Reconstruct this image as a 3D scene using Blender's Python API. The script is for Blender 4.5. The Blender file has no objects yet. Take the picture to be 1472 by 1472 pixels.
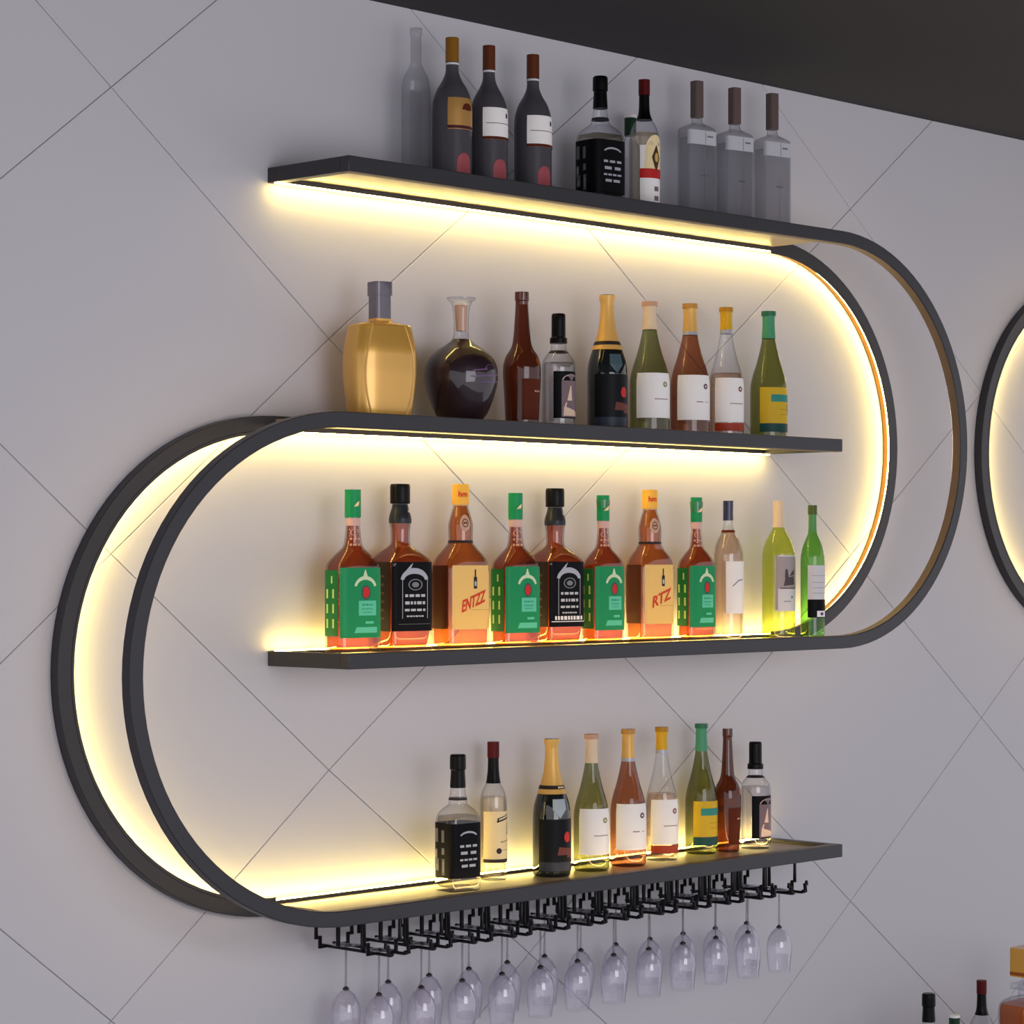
import bpy, bmesh, math, random
from mathutils import Vector
from math import sin, cos, pi, radians, hypot, atan2, sqrt, copysign
random.seed(7)
C = bpy.context.scene.collection

# ------------------------------------------------------------------ materials
def srgb(c):
    r = []
    for v in c:
        v = v / 255.0
        r.append(v / 12.92 if v <= .04045 else ((v + .055) / 1.055) ** 2.4)
    return (r[0], r[1], r[2], 1)

MATS = {}
def pm(name, col, rough=.5, metal=0, spec=.25, noise=0, coat=0, lin=False):
    if name in MATS: return MATS[name]
    m = bpy.data.materials.new(name); m.use_nodes = True
    nt = m.node_tree; b = nt.nodes['Principled BSDF']
    c = col if lin else srgb(col)
    if len(c) == 3: c = (*c, 1)
    b.inputs['Base Color'].default_value = c
    b.inputs['Roughness'].default_value = rough
    b.inputs['Metallic'].default_value = metal
    b.inputs['Specular IOR Level'].default_value = spec
    b.inputs['Coat Weight'].default_value = coat
    b.inputs['Coat Roughness'].default_value = .08
    if noise:
        tc = nt.nodes.new('ShaderNodeTexCoord'); n = nt.nodes.new('ShaderNodeTexNoise')
        n.inputs['Scale'].default_value = 60; n.inputs['Detail'].default_value = 4
        nt.links.new(tc.outputs['Object'], n.inputs['Vector'])
        mr = nt.nodes.new('ShaderNodeMapRange')
        mr.inputs['To Min'].default_value = rough - noise; mr.inputs['To Max'].default_value = rough + noise
        nt.links.new(n.outputs['Fac'], mr.inputs['Value']); nt.links.new(mr.outputs['Result'], b.inputs['Roughness'])
    MATS[name] = m
    return m

def glass(name, tint, edge=None, rough=.03, diffuse=0, dcol=(.5, .5, .5), refl=1.0):
    """see-through wall of glass or liquid: tinted transmission, deeper tint at grazing angles, Fresnel gloss"""
    if name in MATS: return MATS[name]
    m = bpy.data.materials.new(name); m.use_nodes = True
    nt = m.node_tree; nt.nodes.clear(); N = nt.nodes.new; L = nt.links.new
    out = N('ShaderNodeOutputMaterial')
    lw = N('ShaderNodeLayerWeight'); lw.inputs['Blend'].default_value = .5
    pw = N('ShaderNodeMath'); pw.operation = 'POWER'; pw.inputs[1].default_value = 2.6
    L(lw.outputs['Facing'], pw.inputs[0])
    mx = N('ShaderNodeMix'); mx.data_type = 'RGBA'
    edge = edge or tuple(v * .45 for v in tint)
    mx.inputs[6].default_value = (*tint, 1); mx.inputs[7].default_value = (*edge, 1)
    L(pw.outputs[0], mx.inputs[0])
    tr = N('ShaderNodeBsdfTransparent'); L(mx.outputs[2], tr.inputs['Color'])
    base = tr
    if diffuse:
        df = N('ShaderNodeBsdfDiffuse'); df.inputs['Color'].default_value = (*dcol, 1)
        ms = N('ShaderNodeMixShader'); ms.inputs[0].default_value = diffuse
        L(tr.outputs[0], ms.inputs[1]); L(df.outputs[0], ms.inputs[2]); base = ms
    gl = N('ShaderNodeBsdfGlossy'); gl.inputs['Roughness'].default_value = rough
    gl.inputs['Color'].default_value = (1, 1, 1, 1)
    p5 = N('ShaderNodeMath'); p5.operation = 'POWER'; p5.inputs[1].default_value = 4.5
    L(lw.outputs['Facing'], p5.inputs[0])
    ma = N('ShaderNodeMath'); ma.operation = 'MULTIPLY_ADD'; ma.inputs[1].default_value = .6 * refl; ma.inputs[2].default_value = .045 * refl
    L(p5.outputs[0], ma.inputs[0])
    m2 = N('ShaderNodeMixShader'); L(ma.outputs[0], m2.inputs[0]); L(base.outputs[0], m2.inputs[1]); L(gl.outputs[0], m2.inputs[2])
    L(m2.outputs[0], out.inputs['Surface'])
    MATS[name] = m
    return m

def emis(name, col, s):
    m = bpy.data.materials.new(name); m.use_nodes = True
    nt = m.node_tree; nt.nodes.clear()
    e = nt.nodes.new('ShaderNodeEmission'); e.inputs[0].default_value = (*col, 1); e.inputs[1].default_value = s
    o = nt.nodes.new('ShaderNodeOutputMaterial'); nt.links.new(e.outputs[0], o.inputs[0])
    return m

# ------------------------------------------------------------------ object helpers
def link(name, me, mat, parent=None, smooth=None):
    o = bpy.data.objects.new(name, me); C.objects.link(o)
    if mat: me.materials.append(mat)
    if smooth:
        me.shade_smooth(); me.set_sharp_from_angle(angle=smooth)
    if parent: o.parent = parent
    return o

def meshob(name, verts, faces, mat, parent=None, smooth=.6):
    me = bpy.data.meshes.new(name); me.from_pydata(verts, [], faces); me.validate(); me.update()
    bm = bmesh.new(); bm.from_mesh(me); bmesh.ops.recalc_face_normals(bm, faces=bm.faces); bm.to_mesh(me); bm.free()
    return link(name, me, mat, parent, smooth)

def empty(name, loc, label, cat, group=None, rz=0):
    o = bpy.data.objects.new(name, None); C.objects.link(o)
    o.empty_display_size = .05
    o.location = loc; o.rotation_euler = (0, 0, rz); o['label'] = label; o['category'] = cat
    if group: o['group'] = group
    return o

def boxes(name, bs, mat, parent=None, bevel=0):
    """several axis-aligned boxes (x0,x1,y0,y1,z0,z1) of ONE part"""
    V = []; F = []
    for x0, x1, y0, y1, z0, z1 in bs:
        n = len(V)
        V += [(x0, y0, z0), (x1, y0, z0), (x1, y1, z0), (x0, y1, z0), (x0, y0, z1), (x1, y0, z1), (x1, y1, z1), (x0, y1, z1)]
        F += [tuple(n + i for i in f) for f in ((0, 3, 2, 1), (4, 5, 6, 7), (0, 1, 5, 4), (1, 2, 6, 5), (2, 3, 7, 6), (3, 0, 4, 7))]
    o = meshob(name, V, F, mat, parent, smooth=None)
    if bevel:
        b = o.modifiers.new('bevel', 'BEVEL'); b.width = bevel; b.segments = 2
    return o

def tube(path, r, n=8):
    """verts/faces of a round rod along a polyline with mitred corners"""
    from mathutils import Vector
    P = [Vector(p) for p in path]; V = []; F = []
    up = None
    for i, p in enumerate(P):
        d0 = (P[i] - P[i-1]).normalized() if i else (P[1] - P[0]).normalized()
        d1 = (P[i+1] - P[i]).normalized() if i < len(P) - 1 else d0
        t = (d0 + d1).normalized()
        if up is None:
            up = Vector((0, 0, 1)) if abs(t.z) < .9 else Vector((1, 0, 0))
        a = t.cross(up)
        if a.length < 1e-4: a = t.cross(Vector((1, 0, 0)) if abs(t.x) < .9 else Vector((0, 1, 0)))
        a.normalize(); b = a.cross(t).normalized(); up = b
        k = 1 / max(.5, d0.dot(t))
        for j in range(n):
            an = 2 * pi * j / n
            V.append(tuple(p + (a * cos(an) + b * sin(an)) * r * (k if abs(d0.dot(t)) < .999 else 1)))
    for i in range(len(P) - 1):
        for j in range(n):
            F.append((i*n+j, i*n+(j+1) % n, (i+1)*n+(j+1) % n, (i+1)*n+j))
    F.append(tuple(range(n))[::-1]); F.append(tuple(range((len(P)-1)*n, len(P)*n)))
    return V, F
def tubes(name, paths, r, mat, parent=None, n=8):
    V = []; F = []
    for p in paths:
        v, f = tube(p, r, n); k = len(V); V += v; F += [tuple(k + i for i in q) for q in f]
    return meshob(name, V, F, mat, parent, smooth=.9)

# ------------------------------------------------------------------ turned and lofted bodies
NSEG = 56
def ringpt(a, b, n, th):
    """front (-y) at th=0, th grows to +x"""
    s, c = sin(th), cos(th); e = 2.0 / n
    return (a * copysign(abs(s) ** e, s), -b * copysign(abs(c) ** e, c))
def smoothprof(keys, per=6):
    """keys (z, a, b, n) ; monotone-ish cubic resample"""
    out = []
    K = keys
    for i in range(len(K) - 1):
        p0 = K[max(0, i-1)]; p1 = K[i]; p2 = K[i+1]; p3 = K[min(len(K)-1, i+2)]
        for s in range(per):
            t = s / per
            r = []
            for j in range(4):
                dz = p2[0] - p1[0]
                m1 = (p2[j] - p0[j]) / max(1e-6, p2[0] - p0[0]) * dz if i else (p2[j] - p1[j])
                m2 = (p3[j] - p1[j]) / max(1e-6, p3[0] - p1[0]) * dz if i < len(K) - 2 else (p2[j] - p1[j])
                d = p2[j] - p1[j]
                lim = lambda m: 0 if m * d <= 0 else copysign(min(abs(m), 3 * abs(d)), d)
                if j == 0: m1 = m2 = d
                else: m1 = lim(m1); m2 = lim(m2)
                t2 = t * t; t3 = t2 * t
                r.append((2*t3-3*t2+1)*p1[j] + (t3-2*t2+t)*m1 + (-2*t3+3*t2)*p2[j] + (t3-t2)*m2)
            out.append(tuple(r))
    out.append(K[-1])
    return out
def loft(name, rings, mat, parent, cap0=True, cap1=True, smooth=.55):
    V = []; F = []
    for z, a, b, n in rings:
        for j in range(NSEG):
            x, y = ringpt(max(a, 1e-5), max(b, 1e-5), n, 2 * pi * j / NSEG); V.append((x, y, z))
    for i in range(len(rings) - 1):
        for j in range(NSEG):
            F.append((i*NSEG+j, i*NSEG+(j+1) % NSEG, (i+1)*NSEG+(j+1) % NSEG, (i+1)*NSEG+j))
    if cap0: F.append(tuple(range(NSEG))[::-1])
    if cap1: F.append(tuple(range((len(rings)-1)*NSEG, len(rings)*NSEG)))
    return meshob(name, V, F, mat, parent, smooth)
def lathe(name, prof, mat, parent, off=(0, 0), closed=False, seg=40):
    """prof list of (r,z)"""
    V = []; F = []; m = len(prof)
    for r, z in prof:
        for j in range(seg):
            th = 2*pi*j/seg; V.append((off[0] + max(r, 1e-5)*cos(th), off[1] + max(r, 1e-5)*sin(th), z))
    for i in range(m if closed else m - 1):
        k = (i+1) % m
        for j in range(seg): F.append((i*seg+j, i*seg+(j+1) % seg, k*seg+(j+1) % seg, k*seg+j))
    if not closed:
        F.append(tuple(range(seg))[::-1]); F.append(tuple(range((m-1)*seg, m*seg)))
    return meshob(name, V, F, mat, parent, .7)

class Surf:
    """maps (s, z) - arc length from the middle of the front, height - onto a lofted body"""
    def __init__(S, rings):
        S.r = rings
    def ring(S, z):
        R = S.r
        for i in range(len(R) - 1):
            if R[i][0] <= z <= R[i+1][0]:
                d = R[i+1][0] - R[i][0]; t = (z - R[i][0]) / d if d > 1e-9 else 0
                return tuple(R[i][j] + (R[i+1][j] - R[i][j]) * t for j in range(1, 4))
        return R[-1][1:] if z > R[-1][0] else R[0][1:]
    def table(S, z):
        a, b, n = S.ring(z); T = [(0., 0., -b)]; L = 0; px, py = 0, -b; M = 300; k = max(1.2, n / 2)
        out = [(0., 0.)]
        for i in range(1, M + 1):
            q, u = divmod(2 * i / M, 1)
            th = pi / 2 * (q + u**k / (u**k + (1 - u)**k))
            x, y = ringpt(a, b, n, th); L += hypot(x - px, y - py); px, py = x, y
            out.append((L, th))
        return out
    def prep(S, zm):
        S.T = S.table(zm); S.half = S.T[-1][0]
    def th(S, s):
        sg = 1 if s >= 0 else -1; s = min(abs(s), S.half - 1e-6)
        lo, hi = 0, len(S.T) - 1
        while hi - lo > 1:
            m = (lo + hi) // 2
            if S.T[m][0] <= s: lo = m
            else: hi = m
        t = (s - S.T[lo][0]) / max(1e-9, S.T[hi][0] - S.T[lo][0])
        return sg * (S.T[lo][1] + t * (S.T[hi][1] - S.T[lo][1]))
    def pt(S, s, z, off):
        a, b, n = S.ring(z); th = S.th(s)
        x, y = ringpt(a, b, n, th)
        x2, y2 = ringpt(a, b, n, th + .02); x1, y1 = ringpt(a, b, n, th - .02)
        nx, ny = (y2 - y1), -(x2 - x1); L = hypot(nx, ny) or 1
        return (x + nx / L * off, y + ny / L * off, z)

# 2-D label art: each primitive returns verts (s,z) + faces
def g_rect(s0, s1, z0, z1, ns=None, nz=1):
    ns = ns or max(1, int(abs(s1 - s0) / .004)); V = []; F = []
    for j in range(nz + 1):
        for i in range(ns + 1): V.append((s0 + (s1-s0)*i/ns, z0 + (z1-z0)*j/nz))
    for j in range(nz):
        for i in range(ns): a = j*(ns+1)+i; F.append((a, a+1, a+ns+2, a+ns+1))
    return V, F
def g_ell(cx, cz, rx, rz, n=20, rings=3, inner=0):
    V = []; F = []
    for k in range(rings + 1):
        f = inner + (1 - inner) * k / rings
        for i in range(n):
            t = 2*pi*i/n; V.append((cx + rx*f*cos(t), cz + rz*f*sin(t)))
    for k in range(rings):
        for i in range(n): F.append((k*n+i, k*n+(i+1) % n, (k+1)*n+(i+1) % n, (k+1)*n+i))
    return V, F
def g_arc(cx, cz, rx, rz, w, t0, t1, n=16, dz=0):
    V = []; F = []
    for i in range(n + 1):
        t = radians(t0 + (t1 - t0) * i / n)
        V.append((cx + rx*cos(t), cz + rz*sin(t))); V.append((cx + (rx+w)*cos(t), cz + (rz+w+dz)*sin(t)))
    for i in range(n): F.append((2*i, 2*i+1, 2*i+3, 2*i+2))
    return V, F
def g_quad(p0, p1, p2, p3, n=6):
    """p0-p1 bottom, p3-p2 top"""
    V = []; F = []
    for i in range(n + 1):
        t = i / n
        V.append((p0[0]+(p1[0]-p0[0])*t, p0[1]+(p1[1]-p0[1])*t)); V.append((p3[0]+(p2[0]-p3[0])*t, p3[1]+(p2[1]-p3[1])*t))
    for i in range(n): F.append((2*i, 2*i+2, 2*i+3, 2*i+1))
    return V, F
TXT = {}
def g_text(t, cx, cz, w, h, slant=0, rise=0):
    if t not in TXT:
        cu = bpy.data.curves.new('txt', 'FONT'); cu.body = t; cu.offset = .03; cu.resolution_u = 2
        o = bpy.data.objects.new('txt', cu); C.objects.link(o)
        bpy.context.view_layer.update()
        me = bpy.data.meshes.new_from_object(o.evaluated_get(bpy.context.evaluated_depsgraph_get()))
        V = [tuple(v.co[:2]) for v in me.vertices]; F = [tuple(p.vertices) for p in me.polygons]
        bpy.data.objects.remove(o); bpy.data.curves.remove(cu); bpy.data.meshes.remove(me)
        TXT[t] = (V, F)
    V, F = TXT[t]
    x0 = min(v[0] for v in V); x1 = max(v[0] for v in V); y0 = min(v[1] for v in V); y1 = max(v[1] for v in V)
    out = []
    for x, y in V:
        u = (x - x0)/(x1 - x0) - .5; q = (y - y0)/(y1 - y0) - .5
        out.append((cx + u*w + slant*q*h, cz + q*h + rise*u*w))
    return out, F
def g_lines(cx, z, w, h, n, seed=1):
    """a row of small word-like dashes"""
    r = random.Random(seed); V = []; F = []; x = cx - w/2; k = 0
    ws = [r.uniform(.6, 1.4) for _ in range(n)]; tot = sum(ws) + .35*(n-1); u = w / tot
    for q in ws:
        v, f = g_rect(x, x + q*u, z - h/2, z + h/2); b = len(V); V += v; F += [tuple(b+i for i in ff) for ff in f]; x += (q+.35)*u
    return V, F

class Bottle:
    def __init__(B, name, loc, H, label, cat='bottle', group=None, rz=0):
        B.e = empty(name, loc, label, cat, group, rz); B.H = H
    def body(B, keys, mat, name='glass_body', per=5, liquid=None, fill=1.0, inset=.0035, lname='liquid'):
        H = B.H
        K = [(z*H, a, b, n) for z, a, b, n in keys]
        R = smoothprof(K, per)
        z0, a0, b0, n0 = R[0]
        foot = [(z0, a0*.55, b0*.55, n0), (z0, a0*.93, b0*.93, n0)]
        rings = foot + [(z0 + .003, a0, b0, n0)] + [r for r in R if r[0] > z0 + .004]
        B.S = Surf([(z0, a0, b0, n0)] + R[1:])
        o = loft(name, rings, mat, B.e)
        if liquid:
            zt = fill * H
            LR = [(z0 + .009, (a0-inset)*.9, (b0-inset)*.9, n0)] + [(r[0], max(r[1]-inset, .002), max(r[2]-inset, .002), r[3]) for r in R if z0 + .013 < r[0] < zt]
            a, b, n = B.S.ring(zt); LR.append((zt, max(a-inset, .002), max(b-inset, .002), n))
            loft(lname, LR, liquid, B.e)
        return o
    def ringpart(B, name, keys, mat, per=4, parent=None, smooth_it=True):
        K = [(z*B.H, a, b, n) for z, a, b, n in keys]
        return loft(name, smoothprof(K, per) if smooth_it else K, mat, parent or B.e)
    def sleeve(B, name, z0, z1, off, mat, top=False, steps=10):
        """foil or sleeve following the body outline"""
        H = B.H; R = []
        for i in range(steps + 1):
            z = (z0 + (z1 - z0) * i / steps) * H; a, b, n = B.S.ring(z); R.append((z, a+off, b+off, n))
        if not top:
            a, b, n = B.S.ring(z1*H)
        a, b, n = R[-1][1:]
        R.append((R[-1][0] + .0005, a*.96, b*.96, n))
        return loft(name, R, mat, B.e)
    def paper(B, name, s0, s1, z0, z1, mat, off=.0007, zc=None, nz=6):
        H = B.H; B.S.prep((zc if zc else (z0+z1)/2) * H)
        ns = max(8, int((s1-s0)/.0035)); V = []; F = []
        for j in range(nz + 1):
            for i in range(ns + 1): V.append(B.S.pt(s0+(s1-s0)*i/ns, (z0+(z1-z0)*j/nz)*H, off))
        for j in range(nz):
            for i in range(ns): a = j*(ns+1)+i; F.append((a, a+1, a+ns+2, a+ns+1))
        B.last = meshob(name, V, F, mat, B.e, .8)
        return B.last
    def art(B, name, prims, mat, parent=None, off=.0013):
        V = []; F = []
        for v, f in prims:
            k = len(V); V += [B.S.pt(s, z*B.H, off) for s, z in v]; F += [tuple(k+i for i in q) for q in f]
        me = bpy.data.meshes.new(name); me.from_pydata(V, [], F); me.update()
        return link(name, me, mat, parent if parent else B.last)

# ------------------------------------------------------------------ palette
metal = pm('dark_metal', (55, 54, 58), .42, .35, .5, noise=.05)
rackm = pm('black_wire', (24, 24, 27), .35, .3)
boardm = pm('shelf_laminate', (152, 132, 106), .33, 0, .5, noise=.05)
clear = glass('clear_glass', (.93, .94, .96), (.45, .45, .48))
clearw = glass('wine_glass_clear', (.975, .97, .985), (.76, .74, .82), diffuse=.05, dcol=(.8, .78, .9), refl=1.3)
vodkag = glass('frosted_grey_glass', (.9, .9, .92), (.45, .45, .48), rough=.12, diffuse=.2, dcol=(.33, .33, .34))
ghostg = glass('smoky_clear_glass', (.9, .9, .92), (.66, .66, .68), diffuse=.12, dcol=(.3, .3, .32))
whiskyg = glass('whisky_glass', (.9, .86, .82), (.25, .12, .08))
whisky = glass('amber_whisky', (.72, .3, .14), (.3, .07, .02), diffuse=.12, dcol=(.5, .13, .04))
whisky2 = glass('pale_amber_whisky', (.85, .46, .2), (.4, .13, .03), diffuse=.12, dcol=(.62, .25, .07))
browng = glass('brown_glass', (.4, .16, .075), (.08, .02, .008), diffuse=.25, dcol=(.14, .036, .015))
oliveg = glass('olive_glass', (.56, .58, .36), (.2, .21, .08), diffuse=.12, dcol=(.12, .13, .05))
olive2 = glass('deep_olive_glass', (.5, .52, .25), (.16, .18, .05), diffuse=.15, dcol=(.12, .12, .04))
roseg = glass('rosy_brown_glass', (.66, .4, .28), (.3, .11, .06), diffuse=.12, dcol=(.24, .08, .04))
champg = glass('black_green_glass', (.1, .13, .12), (.02, .03, .03), diffuse=.3, dcol=(.012, .018, .02), refl=1.6)
yelg = glass('yellow_green_glass', (.8, .84, .32), (.45, .5, .08), diffuse=.1, dcol=(.4, .45, .06))
greeng = glass('fresh_green_glass', (.42, .72, .28), (.1, .3, .06), diffuse=.12, dcol=(.06, .24, .04))
pinkl = glass('pale_rose_wine', (.88, .76, .66), (.6, .42, .3), diffuse=.06, dcol=(.6, .4, .3))
darkw = pm('dark_wine_glass', (74, 72, 77), .3, 0, .35)
blobm = pm('dull_red_patch', (168, 78, 84), .4)
capbrown = pm('chestnut_foil', (96, 46, 22), .3)
capamber = pm('ochre_foil', (138, 92, 24), .3)
captaupe = pm('taupe_cap', (98, 82, 78), .4)
blk = pm('black_plastic', (4, 4, 6), .35, 0, .14)
blk2 = pm('black_paper', (7, 7, 12), .5, 0, .1)
darkred = pm('dark_red_cap', (84, 12, 12), .4, 0, .15)
white = pm('white_paper', (252, 248, 244), .6)
offw = pm('soft_white_paper', (222, 220, 222), .6)
whitegr = pm('grey_white_paper', (196, 196, 202), .55)
cream = pm('cream_paper', (246, 224, 172), .6)
creamfoil = pm('cream_foil', (232, 206, 172), .4)
goldfoil = pm('gold_foil', (226, 178, 96), .35, .15)
yelcap = pm('yellow_cap', (222, 170, 20), .35)
mint = pm('green_foil', (70, 150, 112), .35)
green = pm('green_paper', (8, 146, 86), .45)
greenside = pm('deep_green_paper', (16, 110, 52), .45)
dash = pm('pale_lime_print', (196, 222, 130), .5)
mintp = pm('light_mint_print', (96, 206, 166), .5)
red = pm('red_mark', (208, 40, 34), .5)
redband = pm('red_band', (196, 30, 30), .5)
orangel = pm('light_orange_paper', (252, 206, 118), .5)
yellowc = pm('yellow_capsule', (250, 190, 70), .4)
redtxt = pm('scarlet_print', (222, 66, 34), .5)
navy = pm('navy_cap', (24, 30, 72), .25, 0, .6)
yellab = pm('yellow_paper', (214, 176, 36), .55)
tealp = pm('teal_print', (44, 138, 126), .5)
tealdk = pm('dark_teal_print', (16, 72, 70), .5)
silver = pm('silver_print', (176, 178, 188), .35, .2)
greyp = pm('grey_print', (96, 98, 106), .5)
darkp = pm('dark_print', (40, 32, 36), .5)
mauve = pm('mauve_print', (126, 104, 110), .5)
goldl = pm('gold_picture', (196, 148, 84), .3, .3)
maroon = pm('maroon_print', (72, 22, 26), .5)
ironblue = pm('slate_print', (70, 92, 100), .4)
shield = pm('pale_shield_print', (170, 182, 186), .4)
perfg = pm('gold_lacquer', (222, 170, 78), .3, .4, .5, coat=.5)
perfside = pm('deep_gold_lacquer', (176, 118, 46), .3, .55, .5, coat=.5)
pewter = glass('smoked_stopper_glass', (.5, .48, .56), (.2, .19, .25), diffuse=.45, dcol=(.2, .18, .22))
plum = pm('plum_liqueur', (42, 24, 32), .45, 0, .3)
swirlm = pm('lilac_swirl', (112, 84, 122), .3)
corkm = pm('pale_cork', (206, 160, 130), .6)
brownpap = pm('rust_paper', (92, 38, 20), .6, 0, .1)

# ------------------------------------------------------------------ camera
cam = bpy.data.cameras.new('camera'); co = bpy.data.objects.new('camera', cam); C.objects.link(co)
bpy.context.scene.camera = co
cam.sensor_width = 36; cam.lens = 3678.487 * 36 / 1472
co.location = (-3.78123, -4.39623, -.05694)
co.rotation_euler = (pi / 2, 0, -.80561)
cam.shift_y = (801.78 - 736) / 1472
cam.clip_start = .1; cam.clip_end = 60

# ------------------------------------------------------------------ room shell
ZC, ZF = 1.25, -2.48
XL, XR_, YF = -4.4, 5.2, -6.2
wallm = pm('wall_panel_leather', (204, 202, 207), .62, 0, .3, noise=.06)
nt = wallm.node_tree
tc = nt.nodes.new('ShaderNodeTexCoord'); nz = nt.nodes.new('ShaderNodeTexNoise'); nz.inputs['Scale'].default_value = 260; nz.inputs['Detail'].default_value = 3
bp = nt.nodes.new('ShaderNodeBump'); bp.inputs['Strength'].default_value = .06; bp.inputs['Distance'].default_value = .002
nt.links.new(tc.outputs['Object'], nz.inputs['Vector']); nt.links.new(nz.outputs['Fac'], bp.inputs['Height'])
nt.links.new(bp.outputs['Normal'], nt.nodes['Principled BSDF'].inputs['Normal'])
groove = pm('groove_shadow_gap', (170, 158, 166), .8)
def structure(o): o['kind'] = 'structure'; return o

# diamond panels clipped to the wall rectangle, each panel with a fine bevelled edge
def build_wall():
    DZ = .498; Z0 = -.049 + .498; X0 = .187
    col = lambda i: X0 + i * (.672 if i >= 0 else .624)
    bm = bmesh.new()
    def inset(P, d):
        n = len(P); out = []
        for k in range(n):
            (x0, z0), (x1, z1), (x2, z2) = P[k-1], P[k], P[(k+1) % n]
            a = Vector((x1-x0, z1-z0)).normalized(); b = Vector((x2-x1, z2-z1)).normalized()
            na = Vector((-a.y, a.x)); nb = Vector((-b.y, b.x)); m = (na + nb).normalized()
            q = Vector((x1, z1)) + m * (d / max(.2, m.dot(na))); out.append((q.x, q.y))
        return out
    for i in range(-9, 10):
        for j in range(-8, 8):
            if (i + j) % 2: continue
            cz = Z0 + j * DZ + DZ                       # panel centre sits one step above a crossing
            Q = [(col(i-1), cz), (col(i), cz - DZ), (col(i+1), cz), (col(i), cz + DZ)]
            A, B_, D = ([bm.verts.new((x, y, z)) for x, z in inset(Q, d)] for d, y in ((.0007, .006), (.0007, .0014), (.0021, 0)))
            for k in range(4):
                q = (k+1) % 4
                bm.faces.new((A[k], A[q], B_[q], B_[k])); bm.faces.new((B_[k], B_[q], D[q], D[k]))
            bm.faces.new(D)
    for co_, no in (((XL, 0, 0), (-1, 0, 0)), ((XR_, 0, 0), (1, 0, 0)), ((0, 0, ZC), (0, 0, 1)), ((0, 0, ZF), (0, 0, -1))):
        bmesh.ops.bisect_plane(bm, geom=bm.verts[:] + bm.edges[:] + bm.faces[:], plane_co=co_, plane_no=no, clear_outer=True)
    # backing slab behind the panels
    n0 = len(bm.faces)
    r = bmesh.ops.create_cube(bm, size=1)
    for v in r['verts']:
        v.co.x = XL if v.co.x < 0 else XR_; v.co.z = ZF if v.co.z < 0 else ZC; v.co.y = .005 if v.co.y < 0 else .15
    bmesh.ops.recalc_face_normals(bm, faces=bm.faces)
    me = bpy.data.meshes.new('wall_back'); bm.to_mesh(me); bm.free()
    o = link('wall_back', me, wallm); me.materials.append(groove)
    for p in me.polygons:
        if p.center.y > .0029 and len(p.vertices) == 4 and p.area > 1: p.material_index = 1
    return structure(o)
build_wall()
ceilm = pm('ceiling_paint', (64, 62, 64), .85, 0, .2)
floorm = pm('floor_tile', (120, 114, 112), .45)
structure(boxes('ceiling', [(XL, XR_, YF, .15, ZC, ZC + .15)], ceilm))
structure(boxes('floor', [(XL, XR_, YF, .15, ZF - .1, ZF)], floorm))

# ------------------------------------------------------------------ the shelf loops
ZA, ZB, ZS, ZD = .80549, .24522, -.28422, -.84451
XR, DEP, T, W, SQ = 1.79855, .27029, .03395, .02813, 1.0628
led = emis('led_strip', (1, .75, .21), 60)
fill_led = emis('added_fill_strip', (1, .70, .34), 17)  # soft emission of the added strips behind the front rails
bronze = pm('dull_bronze_liner', (104, 84, 70), .4, .3, .5)
brass = pm('brushed_brass_liner', (170, 122, 66), .38, .55, .5)

def uline(zt, zb, side, ofs, x0, x1, n=48):
    """centre line offset by ofs (+ outwards) of a U: straight top, arc, straight bottom. side=+1 arc at x1"""
    R = (zt - zb) / 2; cz = (zt + zb) / 2; P = []
    xs, xe = (x0, x1) if side > 0 else (x1, x0)
    P.append((xs, zt + ofs))
    for k in range(n + 1):
        t = pi/2 - pi * k / n
        P.append((xe + side * (R*SQ + ofs) * cos(t), cz + (R + ofs) * sin(t)))
    P.append((xs, zb - ofs))
    return P
def uband(name, zt, zb, side, o0, o1, y0, y1, mat, parent, x0=0, x1=XR, bevel=.0015):
    A = uline(zt, zb, side, o0, x0, x1); B_ = uline(zt, zb, side, o1, x0, x1); n = len(A); V = []
    for (x, z), (x2, z2) in zip(A, B_): V += [(x, y0, z), (x, y1, z), (x2, y1, z2), (x2, y0, z2)]
    F = []
    for i in range(n - 1):
        for k in range(4): F.append((4*i+k, 4*i+(k+1) % 4, 4*i+4+(k+1) % 4, 4*i+4+k))
    F += [(0, 1, 2, 3), tuple(4*(n-1)+k for k in (3, 2, 1, 0))]
    o = meshob(name, V, F, mat, parent, .35)
    if bevel:
        b = o.modifiers.new('bevel', 'BEVEL'); b.width = bevel; b.segments = 2; b.limit_method = 'ANGLE'; b.angle_limit = radians(50)
    return o
BT, BB = .009, -.006
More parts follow.
